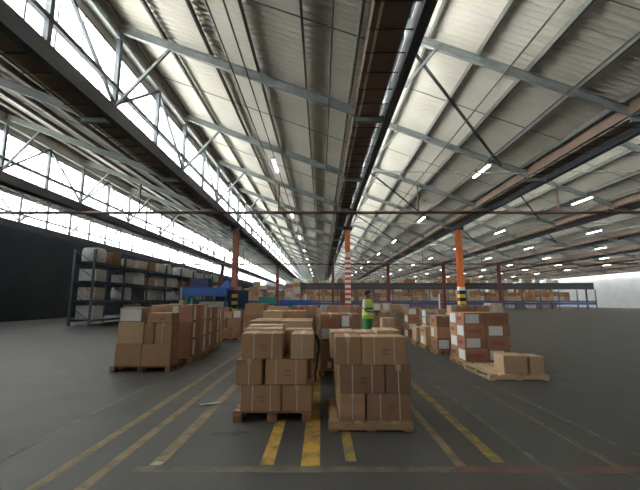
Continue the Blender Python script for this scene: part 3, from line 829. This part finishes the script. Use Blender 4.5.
# ------------------------------------------------------------------ person
def skin_mesh(name, nodes, edges, m, parent=None, sub=1, root=0):
    me=bpy.data.meshes.new(name); me.from_pydata([n[0] for n in nodes],edges,[]); o=bpy.data.objects.new(name,me); COL.objects.link(o)
    md=o.modifiers.new('skin','SKIN'); md.use_smooth_shade=True
    if not me.skin_vertices: pass
    for i,n in enumerate(nodes):
        r=n[1]; me.skin_vertices[0].data[i].radius=(r,r) if not isinstance(r,tuple) else r
    me.skin_vertices[0].data[root].use_root=True
    s=o.modifiers.new('sub','SUBSURF'); s.levels=sub; s.render_levels=sub
    me.materials.append(M[m])
    if parent: o.parent=parent
    return o
def person(loc, rz):
    # faces local +Y; right hand is +X
    P=empty('person',loc,rz)
    nodes=[((0,0,.95),(.15,.11)),((0,0,1.15),(.135,.10)),((0,.0,1.35),(.16,.105)),((0,-.01,1.46),(.09,.07)),((0,.0,1.52),.055),((0,.02,1.60),(.075,.09)),((0,.02,1.69),(.072,.088)),((0,.02,1.735),(.045,.055))]
    edges=[(i,i+1) for i in range(7)]
    def chain(start,pts):
        p=start
        for q in pts: nodes.append(q); edges.append((p,len(nodes)-1)); p=len(nodes)-1
        return p
    for sx in (-1,1):
        chain(0,[((sx*.10,0,.86),.085),((sx*.11,.02,.49),.06),((sx*.115,-.02,.10),.042),((sx*.12,.06,.05),.042),((sx*.125,.16,.035),.03)])
    # right arm reaches forward, left arm hangs bent
    arms={1:[((.19,-.01,1.41),.055),((.235,.02,1.13),.042),((.19,.27,1.08),.032),((.175,.33,1.08),(.036,.018))],
          -1:[((-.19,-.01,1.41),.055),((-.245,-.03,1.13),.042),((-.17,.20,1.06),.032),((-.15,.26,1.06),(.036,.018))]}
    for sx in (1,-1):
        hnd=chain(2,arms[sx]); c=Vector(nodes[hnd][0])
        for f,(dx,ln) in enumerate(((-.03,.075),(-.01,.085),(.01,.08),(.03,.062))):
            chain(hnd,[(tuple(c+Vector((dx,.035,.0))),.0095),(tuple(c+Vector((dx,.035+ln*.55,-.012))),.0085),(tuple(c+Vector((dx*.9,.035+ln*.8,-.04))),.0075)])
        chain(hnd,[(tuple(c+Vector((-sx*.045,-.005,.0))),.011),(tuple(c+Vector((-sx*.06,.03,-.012))),.010)])
    body=skin_mesh('body',nodes,edges,'skin',P,1)
    # face
    fb=MB()
    fb.add([(-.013,.108,1.615),(.013,.108,1.615),(0,.135,1.613),(0,.108,1.66)],[(0,1,2),(0,2,3),(1,3,2),(0,3,1)]).build('nose','skin',P)
    for s in (-1,1):
        MB().tube([(s*.03,.098,1.645),(s*.03,.112,1.645)],[.012,.009],8).build('eye','white_paint',P)
        MB().tube([(s*.078,.01,1.60),(s*.086,.005,1.635),(s*.08,.005,1.665)],[.01,.016,.01],6).build('ear','skin',P)
    MB().box(-.025,.025,.100,.112,1.578,1.586).build('mouth','darkred',P)
    # hair: shell round the back and crown
    hb=MB(); n=16; rings=[]
    for a,(z,r,sh) in enumerate(((1.60,.082,-.02),(1.65,.092,-.018),(1.70,.09,-.01),(1.745,.066,0),(1.765,.02,0))):
        rings.append([(r*math.cos(2*PI*i/n),.02+sh+(r*1.12)*math.sin(2*PI*i/n)*(1 if z>1.69 or math.sin(2*PI*i/n)<0.3 else .62),z) for i in range(n)])
    hb.add([v for r in rings for v in r],[(i*n+k,i*n+(k+1)%n,(i+1)*n+(k+1)%n,(i+1)*n+k) for i in range(4) for k in range(n)]+[tuple(range(4*n,5*n)),tuple(range(n-1,-1,-1))]).build('hair','hair',P,smooth=True)
    # clothes
    skin_mesh('shirt',[((0,0,1.08),(.148,.113)),((0,0,1.35),(.172,.118)),((0,-.005,1.465),(.10,.08)),((.19,-.01,1.41),.066),((.232,.015,1.16),.056),((-.19,-.01,1.41),.066),((-.242,-.025,1.16),.056)],[(0,1),(1,2),(1,3),(3,4),(1,5),(5,6)],'shirt',P,2)
    def torso(name,m,zs,op):
        mb=MB(); n=20; vs=[]; fs=[]
        for z,a,b in zs: vs+=[(a*math.cos(2*PI*i/n),b*math.sin(2*PI*i/n),z) for i in range(n)]
        for j in range(len(zs)-1):
            for i in range(n): fs.append((j*n+i,j*n+(i+1)%n,(j+1)*n+(i+1)%n,(j+1)*n+i))
        o=mb.add(vs,fs).build(name,m,P,smooth=True); md=o.modifiers.new('thick','SOLIDIFY'); md.thickness=.012; md.offset=op; return o
    torso('hi_vis_vest','vest',((.86,.205,.16),(1.1,.185,.142),(1.3,.20,.148),(1.42,.185,.135),(1.47,.12,.10)),1)
    torso('reflective_band','reflect',((.98,.206,.162),(1.03,.204,.160)),1); torso('belt','black',((1.16,.197,.153),(1.205,.198,.154)),1)
    skin_mesh('trousers',[((0,0,.98),(.165,.128)),((.10,0,.84),.105),((.11,.015,.5),.085),((.115,-.015,.13),.07),((-.10,0,.84),.105),((-.11,.015,.5),.085),((-.115,-.015,.13),.07)],[(0,1),(1,2),(2,3),(0,4),(4,5),(5,6)],'trousers',P,2)
    for s in (-1,1):
        MB().tube([(s*.115,-.06,.04),(s*.12,.03,.05),(s*.125,.12,.042),(s*.128,.19,.03)],[.04,.05,.042,.026],10).build('boot','black',P,smooth=True)
    tag(P,'person in hi-vis yellow-green vest and green trousers standing among the cartons','person')
    sc=MB().cbox(-.05,.05,-.09,.09,0,.05,.008).box(-.02,.02,-.04,.0,-.09,0).build('handheld_scanner','black')
    R=Matrix.Rotation(rz,4,'Z'); v=R@Vector((.17,.42,1.07)); sc.location=Vector(loc)+v; sc.rotation_euler.z=rz
    tag(sc,'black handheld scanner held out by the person in the hi-vis vest','scanner')
person((1.50,12.0,0), math.radians(-125))

# ------------------------------------------------------------------ world, camera, colour
w=bpy.data.worlds.new('sky'); S.world=w; w.use_nodes=True
N,L=w.node_tree.nodes,w.node_tree.links; bg=N['Background']
tc=N.new('ShaderNodeTexCoord'); sp=N.new('ShaderNodeSeparateXYZ'); cr=N.new('ShaderNodeValToRGB')
L.new(tc.outputs['Generated'],sp.inputs[0]); L.new(sp.outputs['Z'],cr.inputs['Fac']); L.new(cr.outputs['Color'],bg.inputs['Color'])
cr.color_ramp.elements[0].position=.0; cr.color_ramp.elements[0].color=(.20,.20,.20,1)
cr.color_ramp.elements[1].position=.03; cr.color_ramp.elements[1].color=(1,.985,.95,1)
bg.inputs['Strength'].default_value=SKY
for k in range(KS[0]-1,KS[-1]):
    ld=bpy.data.lights.new('window_portal','AREA'); ld.shape='RECTANGLE'; ld.size=1.7; ld.size_y=Y1-Y0; ld.cycles.is_portal=True
    lo=bpy.data.objects.new('window_portal',ld); COL.objects.link(lo); lo.location=(GUT_R+.01+k*BAY,(Y0+Y1)/2,7.68); lo.rotation_euler=(0,-PI/2,0)
cam=bpy.data.cameras.new('camera'); co=bpy.data.objects.new('camera',cam); COL.objects.link(co)
cam.sensor_fit='HORIZONTAL'; cam.sensor_width=36; cam.lens=36*368/640; cam.clip_end=300
co.location=(0,0,1.45); co.rotation_euler=(PI/2+math.atan(55/368),0,math.atan(1/368))
S.camera=co
S.view_settings.view_transform='Standard'; S.view_settings.look='None'; S.view_settings.gamma=1; S.view_settings.use_curve_mapping=False
S.view_settings.exposure=0.82
